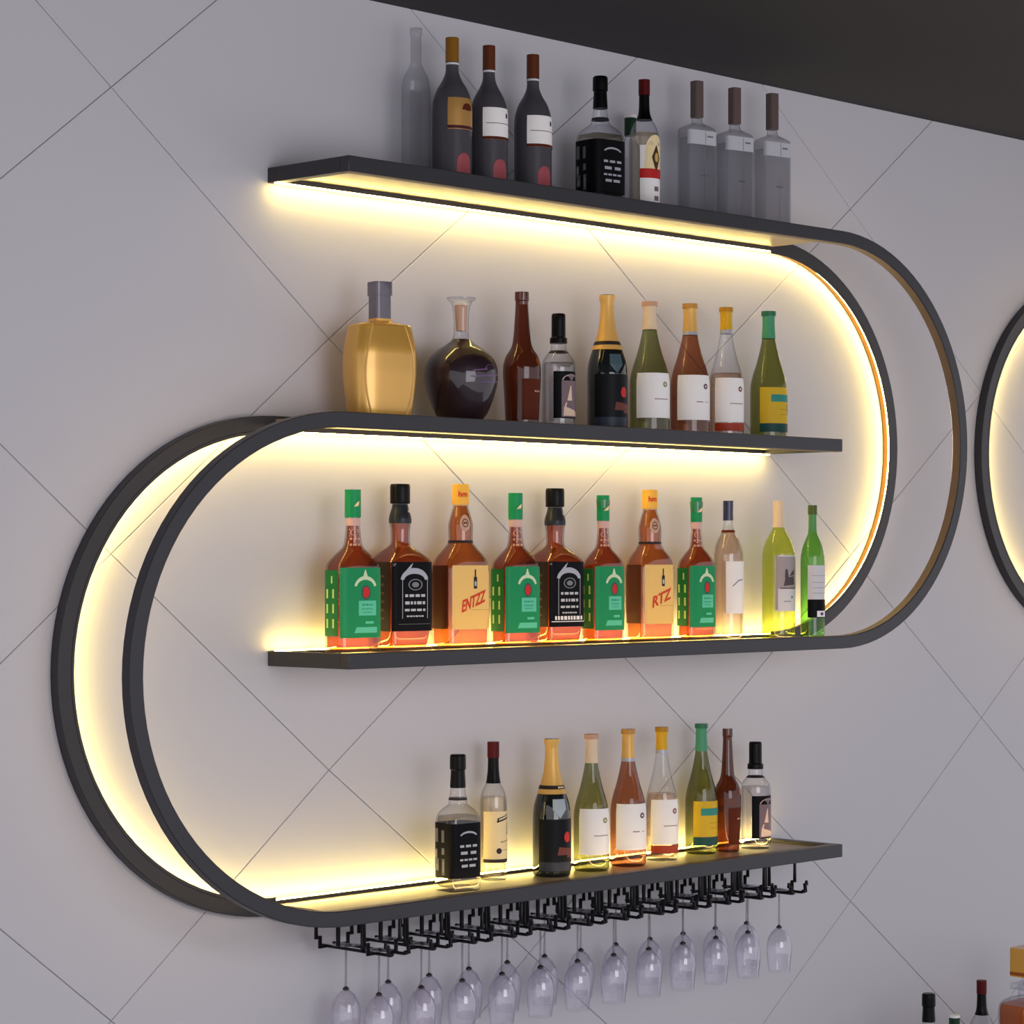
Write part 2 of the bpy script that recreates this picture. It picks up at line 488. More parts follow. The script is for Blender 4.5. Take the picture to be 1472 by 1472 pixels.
def shelf_loop(name, zt, zb, side, label, xa, xb, group):
    cz = (zt + zb) / 2
    e = empty(name, ((xa + xb)/2, 0, cz), label, 'shelf', group)
    ox = (xa + xb) / 2
    class P: pass
    def fix(o): o.location = (-ox, 0, -cz); return o
    h = T / 2
    fix(uband('front_rail', zt, zb, side, -h, h, -DEP, -DEP + W, metal, e, xa, xb))
    fix(uband('back_rail', zt, zb, side, -h, h, -W, -.0005, metal, e, xa, xb))
    xf = xa if side > 0 else xb
    for z in (zt, zb):
        x0, x1 = (xf, xf + W) if side > 0 else (xf - W, xf)
        fix(boxes('end_rail', [(x0, x1, -DEP + W, -W, z - h, z + h)], metal, e, .0015))
        b0, b1 = (xa + W, xb) if side > 0 else (xa, xb - W)
        fix(boxes('shelf_board', [(b0, b1, -DEP + W, -W, z + BB, z + BT)], boardm, e))
    s = fix(uband('led_strip', zt, zb, side, -h - .0028, -h, -.0262, -.0200, led, e, xa + (.004 if side > 0 else 0), xb - (0 if side > 0 else .004), bevel=0))
    s['label'] = 'warm glowing light strip'
    xo = .004 if side > 0 else 0; xi = 0 if side > 0 else .004
    fix(uband('light_shade', zt, zb, side, -h - .0068, -h, -W, -.0265, metal, e, xb - .002 if side > 0 else xa, xb if side > 0 else xa + .002, bevel=0))
    fix(uband('inner_liner', zt, zb, side, -h - .0008, -h, -.0195, -.0035, brass, e, xa + xo, xb - xi, bevel=0))
    fix(uband('inner_liner', zt, zb, side, -h - .0008, -h, -DEP + .002, -DEP + W - .002, bronze, e, xa + xo, xb - xi, bevel=0))
    s = fix(uband('led_strip', zt, zb, side, -.0142, -.0102, -DEP + W, -DEP + W + .0012, fill_led, e, xa + (.04 if side > 0 else 0), xb - (.04 if side < 0 else 0), bevel=0))  # added strip, carries the warm glow further into the loop
    s['label'] = 'added hidden fill light strip on the back of the front rail'
    return e
G = 'dark shelf loops on the wall'
shelf_loop('wall_shelf', ZA, ZS, 1, 'dark metal shelf loop joining the highest shelf to the one of amber whisky bottles', 0, XR, G)
shelf_loop('wall_shelf', ZB, ZD, -1, 'dark metal shelf loop joining the gold-flask shelf to the lowest one above the glasses', 0, XR, G)
XN = 2.833 + .5449 * SQ + T / 2
shelf_loop('wall_shelf', ZA, ZS, -1, 'separate glowing dark shelf loop cut off at the edge of the photo, without bottles', XN, XN + XR, G)

# ------------------------------------------------------------------ bottles
SA, SB, SC, SD, SK = ZA + BT, ZB + BT, ZS + BT, ZD + BT, -1.59
def round_keys(seq): return [(z, r, r, 2) for z, r in seq]

def dark_wine(x, y, H, R, label, capm, kind):
    B = Bottle('wine_bottle', (x, y, SA), H, label, 'bottle', 'grey wine bottles on the highest shelf')
    B.body(round_keys([(0, R), (.1, R), (.45, R), (.56, R*.97), (.64, R*.8), (.71, R*.5), (.755, R*.36), (.8, R*.32), (.985, R*.31)]), darkw, name='dark_glass_body')
    B.sleeve('neck_foil', .83, .992, .0012, capm)
    B.sleeve('neck_ring', .812, .824, .0012, offw, steps=2)
    B.S.prep(.4*H); q = B.S.half
    if kind == 'gold':
        B.paper('paper_label', -q*.32, q*.3, .37, .58, goldl); 
        B.art('dark_band', [g_rect(-q*.32, q*.3, .375, .395)], maroon)
        B.art('picture', [g_ell(.004, .52, .014, .025), g_rect(-.012, .02, .50, .515)], brownpap)
    else:
        B.paper('paper_label', -q*.36, q*.42, .345, .56, white)
        B.art('emblem', [g_rect(.012, .02, .495, .525)], darkp)
        B.art('print_line', [g_rect(-q*.3, q*.36, .452, .456), g_rect(-q*.36, q*.42, .345, .365)], brownpap)
    lab = B.last
    V, F = g_quad((-.028, .02), (.014, .02), (.012, .15), (-.026, .15), 10)
    B.art('red_mark', [(V, F), g_arc(-.007, .15, .0001, .0001, .019, 0, 180, 12, dz=.045)], blobm, parent=B.e)  # dull red round-topped patch low on the front
    return B
dark_wine(.468, -.12, .355, .047, 'dark grey wine bottle with a gold picture label and ochre foil, on the highest shelf', capamber, 'gold')
dark_wine(.592, -.12, .354, .045, 'dark grey white-labelled wine bottle standing next to the gold-labelled one', capbrown, 'w')
dark_wine(.745, -.12, .354, .046, 'dark grey white-labelled wine bottle nearer to the black-labelled square bottle', capbrown, 'w')

B = Bottle('glass_bottle', (.388, -.08, SA), .369, 'faint colourless empty bottle without a label on the highest shelf')
B.body(round_keys([(0, .034), (.3, .034), (.6, .034), (.68, .03), (.74, .019), (.78, .013), (.95, .0125), (.96, .0145), (1, .0145)]), ghostg)

def jack(x, y, z, H, a, label, rz=radians(-6)):
    b = a * .85
    B = Bottle('square_bottle', (x, y, z), H, label, 'bottle', 'clear square bottles with black wraparound labels', rz)
    B.body([(0, a, b, 5), (.06, a, b, 5), (.5, a, b, 5), (.56, a*.93, b*.93, 4), (.6, a*.75, b*.77, 3), (.635, a*.48, b*.52, 2.3), (.67, .021, .021, 2), (.76, .0165, .0165, 2), (.97, .015, .015, 2)],
           clear, liquid=glass('clear_spirit', (.8, .76, .66), (.25, .2, .14)), fill=.55)
    B.ringpart('cap', [(.755, .0185, .0185, 2), (.8, .018, .018, 2), (.885, .0165, .0165, 2), (.892, .019, .019, 2), (.99, .0185, .0185, 2), (1, .016, .016, 2)], blk)
    B.sleeve('neck_band', .665, .68, .001, darkp, steps=2)
    B.S.prep(.3*H); q = B.S.half
    B.paper('wraparound_label', -q*.995, q*.995, .1, .5, blk2)
    P = []
    P += [g_arc(0, .40, a*.5, .03, .004, 20, 160, dz=.01)]
    P += [g_lines(0, .335, a*1.1, .018, 3, 3), g_lines(0, .285, a*1.0, .022, 2, 4), g_lines(0, .235, a*1.1, .014, 4, 5), g_lines(0, .19, a*.9, .02, 2, 6)]
    B.art('lettering', P, silver)
    k = -(a + b)
    P = [g_rect(k - .02, k - .007, .36, .46), g_rect(k + .006, k + .016, .36, .45), g_rect(k - .02, k - .009, .23, .31), g_rect(k + .006, k + .017, .27, .32),
         g_rect(k - .018, k - .004, .15, .24), g_rect(k + .007, k + .018, .12, .24)]
    B.art('side_print', P, greyp)
    B.art('light_side_print', [g_rect(k - .017, k - .012, .25, .3), g_rect(k + .009, k + .013, .28, .31), g_rect(k - .012, k - .006, .16, .2), g_rect(k + .01, k + .014, .14, .22)], pm('pale_pink_print', (196, 176, 176), .5))
    return B
jack(.968, -.14, SA, .327, .053, 'clear square bottle with black wraparound label and black cap, on the highest shelf')
jack(.457, -.15, SD, .318, .046, 'clear square bottle with black wraparound label and black cap, on the lowest shelf')
jack(2.158, -.30, SK, .321, .046, 'bottle at the lower edge of the photo, only its black cap and neck showing')

def short_green(x, y, z, H, label):
    B = Bottle('short_bottle', (x, y, z), H, label, 'bottle', 'short bottles with a dark green cap')
    B.body(round_keys([(0, .026), (.3, .026), (.6, .026), (.7, .022), (.78, .0135), (.96, .0135)]), clear)
    B.ringpart('cap', round_keys([(.8, .0155), (.97, .0155)]), pm('bottle_green_cap', (22, 58, 38), .3), smooth_it=False)
    B.ringpart('cap_rim', round_keys([(.97, .016), (1, .016)]), white, smooth_it=False)
short_green(1.19, -.045, SA, .27, 'short bottle with green cap half hidden behind the black square bottle on the highest shelf')
short_green(2.358, -.25, SK, .229, 'short bottle with white-rimmed green cap peeking in at the lower edge of the photo')

def red_cap(x, y, z, H, R, style, label):
    B = Bottle('slim_bottle', (x, y, z), H, label, 'bottle', 'clear bottles with a dark red cap')
    B.body(round_keys([(0, R), (.1, R), (.52, R), (.6, R*.93), (.66, R*.74), (.7, R*.52), (.74, .0145), (.8, .0125), (.95, .0115)]), clear,
           liquid=glass('straw_spirit', (.93, .87, .76), (.5, .42, .28), diffuse=.05, dcol=(.8, .7, .5)), fill=.6)
    B.ringpart('cap', round_keys([(.885, .0145), (1, .0145)]), darkred, smooth_it=False)
    B.sleeve('neck_sleeve', .70, .883, .0012, blk)
    B.S.prep(.3*H); q = B.S.half
    if style == 0:
        B.paper('paper_label', -q*.36, q*.34, .04, .5, white)
        B.art('upper_panel', [g_quad((-.034, .29), (.034, .29), (.03, .5), (-.03, .5), 10), g_arc(0, .48, .0001, .0001, .029, 0, 180, 14, dz=.07)], cream, parent=B.e)
        B.art('emblem', [g_quad((-.001, .30), (.001, .30), (.014, .41), (-.014, .41)), g_quad((-.014, .41), (.014, .41), (.001, .5), (-.001, .5))], pm('brown_emblem', (74, 52, 26), .4), parent=B.e, off=.002)
        B.art('emblem_centre', [g_ell(0, .41, .006, .035)], goldfoil, parent=B.e, off=.0026)
        B.art('red_band', [g_rect(-q*.36, q*.34, .255, .325)], redband, off=.002)
        B.art('small_print', [g_rect(-.006, .008, .16, .195), g_rect(-.006, .008, .09, .125)], mauve, off=.002)
        B.paper('side_label', q*.4, q*.62, .05, .47, cream)
        B.art('side_print', [g_rect(q*.43, q*.56, .39, .42), g_rect(q*.44, q*.58, .27, .34), g_rect(q*.42, q*.58, .07, .1), g_rect(q*.42, q*.56, .17, .178)], darkp)
    else:
        B.paper('paper_label', -q*.5, q*.5, .13, .5, cream)
        B.art('base_band', [g_rect(-q*.5, q*.5, .13, .155)], darkp)
        B.art('slanted_stroke', [g_quad((-.018, .42), (.022, .45), (.022, .462), (-.014, .434)), g_quad((-.018, .42), (-.014, .42), (-.012, .45), (-.016, .45), 2), g_quad((-.016, .445), (.022, .475), (.022, .482), (-.016, .452)),
                  g_quad((.014, .33), (.019, .33), (.021, .415), (.018, .415), 2), g_quad((-.008, .275), (.026, .29), (.026, .295), (-.008, .28))], darkp)
        B.art('round_seal', [g_ell(-.012, .215, .007, .021)], darkp)
        B.art('print_line', [g_rect(-.004, .024, .219, .222)], greyp)
red_cap(1.135, -.14, SA, .341, .039, 0, 'clear bottle with diamond emblem, red band and dark red cap, on the highest shelf')
red_cap(.658, -.07, SD, .333, .033, 1, 'clear bottle with cream label and dark red cap on the lowest shelf')
red_cap(2.421, -.30, SK, .326, .036, 0, 'dark-red-capped bottle at the lower edge of the photo beside the amber decanter')

for i, (x, H, lab) in enumerate(((1.368, .371, 'grey frosted square bottle with brown stopper, next to the red-banded bottle on the highest shelf'),
                                 (1.524, .374, 'grey frosted square bottle with brown stopper, middle one of three on the highest shelf'),
                                 (1.685, .380, 'grey frosted square bottle with brown stopper, last in the row on the highest shelf'))):
    a, b = (.047, .029)
    B = Bottle('square_bottle', (x, -.12, SA), H, lab, 'bottle', 'frosted square bottles with tall brown stoppers', radians(-10))
    B.body([(0, a, b, 7), (.05, a, b, 7), (.64, a, b, 7), (.665, a*.96, b*.96, 5.5), (.69, a*.6, b*.66, 3), (.705, .016, .016, 2), (.75, .0135, .0135, 2)], vodkag, per=4, liquid=glass('clear_vodka', (.86, .86, .88), (.6, .6, .62)), fill=.6)
    B.ringpart('stopper', [(.745, .0145, .0145, 4), (1, .0145, .0145, 4)], captaupe, smooth_it=False)
    B.S.prep(.6*H)
    B.paper('paper_band', -a-.006, a+.006, .545, .645, whitegr, nz=2)
    B.art('small_print', [g_lines(.02, .605, .018, .012, 3, i), g_rect(.004, .005, .55, .64)], greyp)
    B.art('etched_print', [g_lines(0, .33, .024, .012, 3, i+5), g_rect(-.0005, .0005, .05, .4)], greyp, parent=B.e)

# --- second shelf
B = Bottle('perfume_flask', (.225, -.13, SB), .318, 'large gold faceted flask with smoky glass stopper on the second shelf', 'bottle', rz=radians(-12))
B.body([(0, .072, .042, 3.2), (.1, .078, .046, 3.2), (.35, .086, .052, 3.2), (.5, .085, .052, 3.2), (.66, .074, .044, 3.4), (.69, .07, .041, 3.5), (.70, .05, .034, 3), (.725, .022, .02, 2.5)], perfg, name='gold_body', per=5)
H = B.H
for sx in (-1, 1):   # raised front facet edges
    pts = []
    for i in range(25):
        z = .01 + .68 * i / 24; a, b, n = B.S.ring(z*H); pts.append((sx*(.042 + .022*sin(pi*min(1, z/.69)) ), -b*(1 - .0) + .006, z*H))
    V, F = tube([(p[0], -sqrt(max(0, 1))*B.S.ring(p[2])[1]*(1-abs(p[0]/B.S.ring(p[2])[0])**3.2)**(1/3.2), p[2]) for p in pts], .0022, 8)
    meshob('facet_edge', V, F, goldfoil, B.e)
B.ringpart('neck_collar', [(.71, .0235, .0235, 4), (.735, .0235, .0235, 4)], goldfoil, smooth_it=False)
B.ringpart('stopper', [(.735, .021, .021, 5), (.9, .021, .021, 5), (.902, .0235, .0235, 5), (1, .0235, .0235, 5)], pewter, smooth_it=False)

B = Bottle('decanter', (.488, -.13, SB), .302, 'round-bellied decanter of dark liqueur with flared glass lip, on the second shelf', 'decanter')
K = round_keys([(0, .044), (.03, .05), (.12, .066), (.25, .08), (.36, .087), (.44, .086), (.52, .077), (.585, .058), (.635, .035), (.67, .0225), (.72, .0175), (.9, .0195), (.965, .026), (.985, .034), (1, .034)])
B.body(K, clear, per=6, liquid=plum, fill=.675, inset=.002, lname='dark_liqueur')
B.ringpart('cork', round_keys([(.74, .0125), (.94, .0155)]), corkm, smooth_it=False)
B.S.prep(.37*H)
B.art('swirl_mark', [g_arc(.015, .42, .02, .045, .003, -60, 175, 24), g_quad((-.045, .36), (.055, .39), (.055, .40), (-.045, .372), 16), g_quad((-.03, .32), (.06, .335), (.06, .345), (-.02, .33), 16), g_arc(.01, .37, .022, .03, .003, 160, 300, 20), g_quad((-.04, .41), (.0, .425), (.0, .435), (-.04, .42), 10)], swirlm, parent=B.e, off=.0006)  # lilac swirl strokes laid over the belly

def brown_bottle(x, y, z, H, R, label):
    B = Bottle('brown_bottle', (x, y, z), H, label, 'bottle', 'brown long-necked liqueur bottles')
    B.body(round_keys([(0, R*.86), (.2, R*.92), (.4, R*1.0), (.46, R*.99), (.53, R*.85), (.585, R*.6), (.64, R*.48), (.8, R*.38), (.93, R*.335), (.94, R*.37), (1, R*.37)]), browng)
    B.S.prep(.2*H); q = B.S.half
    B.paper('paper_label', -q*.26, q*.42, .06, .36, brownpap)
    B.art('small_print', [g_lines(.008, .27, .02, .012, 3, 9)], corkm)
    B.S.prep(.5*H)
    B.art('oval_seal', [g_ell(.012, .49, .009, .028)], pm('copper_seal', (150, 78, 34), .3, .3), parent=B.e)
brown_bottle(.685, -.14, SB, .329, .046, 'brown long-necked bottle on the second shelf beside the round decanter')
brown_bottle(1.519, -.10, SD, .325, .036, 'brown long-necked bottle on the lowest shelf next to the yellow-labelled wine')

def small_black_label(x, y, z, H, R, label):
    B = Bottle('clear_bottle', (x, y, z), H, label, 'bottle', 'clear bottles with a black picture label')
    B.body(round_keys([(0, R), (.1, R), (.52, R), (.6, R*.93), (.655, R*.68), (.68, R*.5), (.75, .018), (.8, .0145), (.95, .0145)]), clear, liquid=glass('clear_spirit_b', (.82, .8, .8), (.45, .42, .42)), fill=.58)
    B.ringpart('cap', round_keys([(.745, .0215), (.79, .021), (.8, .0175), (.985, .017), (1, .015)]), blk)
    B.sleeve('neck_ring', .665, .68, .001, darkp, steps=2)
    B.S.prep(.3*H); q = B.S.half
    B.paper('paper_label', -q*.36, q*.36, .1, .5, blk2)
    B.art('arched_picture', [g_rect(-.026, .03, .11, .42), g_arc(.002, .42, .0001, .0001, .0275, 0, 180, 14, dz=.03)], mauve)
    B.art('white_sail', [g_quad((-.012, .25), (.003, .25), (.0, .38), (-.002, .38), 3), g_arc(-.002, .20, .012, .05, .004, 140, 330, 14), g_quad((-.022, .12), (.026, .12), (.02, .16), (-.02, .2), 8), g_arc(.002, .42, .024, .05, .002, 60, 175, 14)], pm('peach_print', (236, 205, 180), .5), off=.0018)
small_black_label(.815, -.14, SB, .286, .0405, 'clear bottle with black picture label on the second shelf, beside the brown bottle')
small_black_label(1.625, -.11, SD, .285, .0405, 'clear bottle with black picture label and black cap, on the lowest shelf')

def champagne(x, y, z, H, R, label, row):
    B = Bottle('champagne_bottle', (x, y, z), H, label, 'bottle', 'dark champagne bottles with gold foil')
    B.body(round_keys([(0, R*.96), (.05, R), (.4, R), (.5, R*.95), (.58, R*.8), (.66, R*.58), (.75, R*.42), (.85, R*.33), (.95, R*.31), (.96, R*.37), (1, R*.37)]), champg, per=6)
    B.sleeve('gold_foil', .6, .995, .0015, goldfoil, steps=16)
    B.sleeve('collar_band', .635, .66, .0026, darkp, steps=3)
    if row == 'D':
        B.S.prep(.648*B.H); B.art('collar_lettering', [g_lines(.0, .648, .018, .012, 4, 2)], cream, parent=B.e, off=.0035)
    B.S.prep(.25*H); q = B.S.half
    B.paper('paper_label', -q*.48, q*.48, .04, .42, pm('ink_paper', (14, 17, 22), .45, 0, .12))
    B.art('red_figure', [g_ell(.004, .29, .010, .038), g_quad((-.003, .26), (.014, .26), (.01, .31), (.0, .31))], red)
    B.art('maroon_block', [g_quad((-.024, .16), (.03, .16), (.03, .2), (-.02, .22), 10), g_rect(.004, .03, .14, .16)], pm('brick_print', (110, 54, 46), .5))
    B.art('slate_band', [g_rect(-q*.48, q*.48, .045, .11)], pm('dark_slate_print', (36, 46, 62), .4))
    B.S.prep(.5*H)
    B.art('shield_print', [g_quad((-.017, .43), (-.015, .43), (.002, .49), (-.034, .49), 8), g_quad((-.034, .49), (.002, .49), (.002, .565), (-.034, .565), 8)], shield if row == 'D' else ironblue, parent=B.e)
champagne(.994, -.14, SB, .345, .0505, 'dark champagne bottle with pale gold foil neck, on the second shelf', 'B')
champagne(.812, -.12, SD, .336, .047, 'dark champagne bottle with a banded gold foil neck, on the lowest shelf', 'D')

def burgundy(x, y, z, H, R, kind, label):
    spec = dict(olive=(oliveg, creamfoil), rosy=(roseg, goldfoil), clear=(clear, yelcap), deep=(olive2, mint))[kind]
    B = Bottle('wine_bottle', (x, y, z), H, label, 'bottle', {'olive': 'olive wine bottles', 'rosy': 'rosy brown wine bottles', 'clear': 'clear wine bottles with yellow caps', 'deep': 'deep olive wine bottles with green foil'}[kind])
    liq = None
    if kind == 'clear': liq = pinkl
    B.body(round_keys([(0, R*.97), (.04, R), (.36, R), (.44, R*.97), (.52, R*.84), (.6, R*.66), (.7, R*.48), (.79, R*.36), (.9, R*.31), (.965, R*.31), (.97, R*.37), (.995, R*.37)]), spec[0], per=6, liquid=liq, fill=.5)
    B.sleeve('capsule', .79 if kind != 'clear' else .83, .985, .0014, spec[1])
    if kind in ('rosy', 'clear'):
        B.sleeve('neck_ring', .765 if kind == 'rosy' else .80, .79 if kind == 'rosy' else .83, .001, silver, steps=2)
    B.ringpart('capsule_top', round_keys([(.965, R*.37+.0016), (1, R*.37+.0016)]), {'olive': corkm, 'rosy': pm('old_gold_foil', (196, 142, 62), .35), 'clear': pm('dark_yellow_cap', (186, 132, 20), .35), 'deep': pm('dark_green_foil', (40, 110, 78), .35)}[kind], smooth_it=False)
    B.S.prep(.26*H); q = B.S.half
    if kind != 'deep':
        B.paper('paper_label', -q*.5, q*.5, .125, .46, white)
        B.art('emblem', [g_ell(.001, .375, .0075, .021, inner=.4)], {'olive': pm('olive_print', (150, 150, 100), .5), 'rosy': pm('plum_print', (110, 76, 92), .5), 'clear': pm('russet_print', (150, 86, 74), .5)}[kind])
        B.art('print_line', [g_rect(-.031, .012, .262, .268)] if kind != 'rosy' else [g_rect(-.027, -.008, .256, .263), g_rect(.0, .01, .256, .26)], pm('taupe_print', (150, 124, 104), .5))
        if kind == 'clear':
            B.art('red_band', [g_rect(-q*.5, q*.5, .06, .118)], pm('brick_red_band', (170, 60, 34), .5), off=.0009)
    else:
        B.paper('paper_label', -q*.44, q*.5, .1, .41, yellab)
        B.art('teal_band', [g_rect(-.038, q*.5, .3, .355)], tealp)
        B.art('base_band', [g_rect(-q*.44, q*.5, .07, .135)], tealdk)
        B.art('small_print', [g_rect(-.014, .026, .2, .203), g_rect(-.014, .026, .24, .243), g_rect(.02, .026, .21, .28)], pm('ochre_print', (150, 116, 24), .5))
    return B
W4 = 'second shelf'
burgundy(1.156, -.14, SB, .340, .0505, 'olive', 'olive wine bottle with cream capsule and white label, on the second shelf')
burgundy(1.316, -.14, SB, .346, .0505, 'rosy', 'rosy brown wine bottle with gold capsule and white label, on the second shelf')
burgundy(1.464, -.14, SB, .347, .046, 'clear', 'clear wine bottle with yellow cap and red-banded white label, on the second shelf')
burgundy(1.644, -.14, SB, .349, .0495, 'deep', 'olive wine bottle with green foil and yellow label on the second shelf')
burgundy(.957, -.12, SD, .339, .0445, 'olive', 'olive wine bottle with cream capsule and white label, on the lowest shelf')
burgundy(1.096, -.12, SD, .345, .0455, 'rosy', 'rosy brown wine bottle with gold capsule and white label, on the lowest shelf')
burgundy(1.250, -.10, SD, .342, .0425, 'clear', 'clear wine bottle with yellow cap and white label, on the lowest shelf')
burgundy(1.434, -.08, SD, .341, .0425, 'deep', 'olive wine bottle with green foil and yellow label, on the lowest shelf')

# --- third shelf
def green_label(x, y, H, a, label):
    b = a*.6
    B = Bottle('whisky_bottle', (x, y, SC), H, label, 'bottle', 'amber whisky bottles with green labels', radians(-5))
    B.body([(0, a*.97, b*.97, 5), (.04, a, b, 5), (.5, a, b, 5), (.55, a*.94, b*.96, 4.5), (.6, a*.7, b*.8, 3.2), (.65, a*.4, b*.55, 2.3), (.71, a*.3, a*.3, 2), (.8, a*.26, a*.26, 2), (.97, .0175, .0175, 2)],
           whiskyg, per=5, liquid=whisky, fill=.78)
    B.ringpart('cap', round_keys([(.83, a*.305), (1, a*.305)]), green, smooth_it=False)
    B.sleeve('neck_band', .78, .825, .0012, pm('pink_white_band', (222, 180, 170), .5), steps=3)
    B.S.prep(.77*H); 
    B.art('cap_mark', [g_quad((-.009, .895), (.0, .9), (.002, .93), (-.003, .92), 4)], cream, parent=B.e, off=.0042)
    B.art('neck_print', [g_arc(-.007, .74, .007, .018, .0022, 0, 300, 16), g_lines(-.006, .70, .02, .012, 3, 3), g_lines(-.006, .665, .018, .014, 3, 8)], corkm, parent=B.e)
    B.S.prep(.3*H)
    B.paper('paper_label', -a*.98, a*.98, .1, .525, green)
    F_ = B.last
    B.art('white_arch', [g_arc(.007, .40, a*.42, .052, .0065, 12, 168, dz=.016), g_quad((.0, .468), (.014, .468), (.008, .512), (.006, .512), 3)], pm('pale_green_white', (214, 232, 190), .5))
    B.art('red_emblem', [g_ell(.009, .375, a*.15, .034)], red)
    B.art('emblem_border', [g_ell(.009, .375, a*.22, .045, inner=.72)], pm('dusk_print', (60, 90, 84), .5), off=.0011)
    B.art('mint_panel', [g_rect(-a*.2, a*.62, .235, .325), g_quad((-a*.4, .13), (a*.66, .13), (a*.66, .165), (-a*.3, .165), 10), g_rect(a*.12, a*.5, .185, .2)], mintp)
    B.art('small_print', [g_lines(a*.2, .30, a*.5, .01, 4, 2), g_lines(a*.2, .275, a*.5, .008, 5, 4), g_lines(a*.2, .255, a*.4, .006, 4, 4)], pm('sea_green_print', (50, 160, 120), .5), off=.0018)
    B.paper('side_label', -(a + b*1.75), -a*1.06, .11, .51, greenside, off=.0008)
    k = -(a + b*.85)
    P = []
    for z in (.16, .25, .34):
        for s in (-.010, .012): P.append(g_rect(k+s-.003, k+s+.003, z, z+.055))
    P.append(g_rect(k+.004, k+.009, .43, .475))
    B.art('side_print', P, dash)
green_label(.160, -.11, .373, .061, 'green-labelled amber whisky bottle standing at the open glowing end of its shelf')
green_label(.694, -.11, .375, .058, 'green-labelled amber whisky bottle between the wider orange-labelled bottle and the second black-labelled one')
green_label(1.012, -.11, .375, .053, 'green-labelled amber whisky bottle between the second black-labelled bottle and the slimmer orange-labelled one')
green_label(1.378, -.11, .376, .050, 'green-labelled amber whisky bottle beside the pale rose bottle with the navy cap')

def black_label(x, y, H, a, label, band):
    b = a*.78
    B = Bottle('whiskey_bottle', (x, y, SC), H, label, 'bottle', 'amber square bottles with black labels and black caps', radians(-3))
    B.body([(0, a*.98, b*.98, 7), (.03, a, b, 7), (.52, a, b, 7), (.545, a*.97, b*.97, 6), (.59, a*.72, b*.76, 3.4), (.63, a*.42, b*.48, 2.4), (.66, .022, .022, 2), (.72, .0225, .0225, 2), (.79, .0255, .0255, 2), (.87, .0175, .0175, 2), (.95, .016, .016, 2)],
           whiskyg, per=5, liquid=whisky, fill=.8)
    B.ringpart('cap', round_keys([(.882, .022), (.89, .0235), (.985, .0235), (1, .0215)]), blk)
    B.sleeve('neck_sleeve', .765, .878, .0013, pm('ink_foil', (34, 38, 46), .3))
    B.S.prep(.8*H)
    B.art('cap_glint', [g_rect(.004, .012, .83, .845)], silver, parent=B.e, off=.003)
    B.S.prep(.3*H)
    B.paper('paper_label', -a*.99, a*.99, .125, .535, blk2)
    P = [g_arc(.0, .425, a*.5, .04, .010, 5, 175, dz=.024), g_quad((-.03, .475), (-.012, .49), (-.004, .53), (-.012, .515), 4), g_rect(-.58*a, -.555*a, .2, .45), g_rect(.61*a, .635*a, .2, .45)]
    B.art('arch_print', P, silver)
    B.art('oval_print', [g_ell(.003, .40, a*.34, .034, inner=.84), g_ell(.003, .40, a*.17, .016)], pm('mid_grey_print', (128, 130, 138), .4))
    B.art('lettering', [g_lines(.002, .335, a*.95, .016, 4, 21), g_lines(.002, .292, a*.95, .018, 5, 22), g_lines(.002, .25, a*.98, .014, 4, 23), g_lines(.002, .213, a*.8, .009, 6, 24)], whitegr)
    if band:
        B.art('bottom_lettering', [g_rect(-a*.9, a*.9, .155, .16), g_lines(0, .18, a*1.5, .024, 9, 31)], white)
    else:
        B.art('bottom_frame', [g_rect(-a*.75, a*.75, .165, .168)], greyp)
    B.paper('side_label', -(a + b*1.85), -a*1.04, .125, .535, pm('charcoal_paper', (40, 32, 30), .4), off=.0008)
    k = -(a + b)
    B.art('side_lettering', [g_lines(k+.012, z, .03, .014, 2, int(z*100)) for z in (.2, .25, .3, .35, .4, .45)], pm('umber_print', (84, 70, 60), .5))
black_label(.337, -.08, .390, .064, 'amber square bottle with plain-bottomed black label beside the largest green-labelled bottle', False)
black_label(.867, -.08, .390, .062, 'amber square bottle with black label and white bottom lettering, between two green-labelled bottles', True)

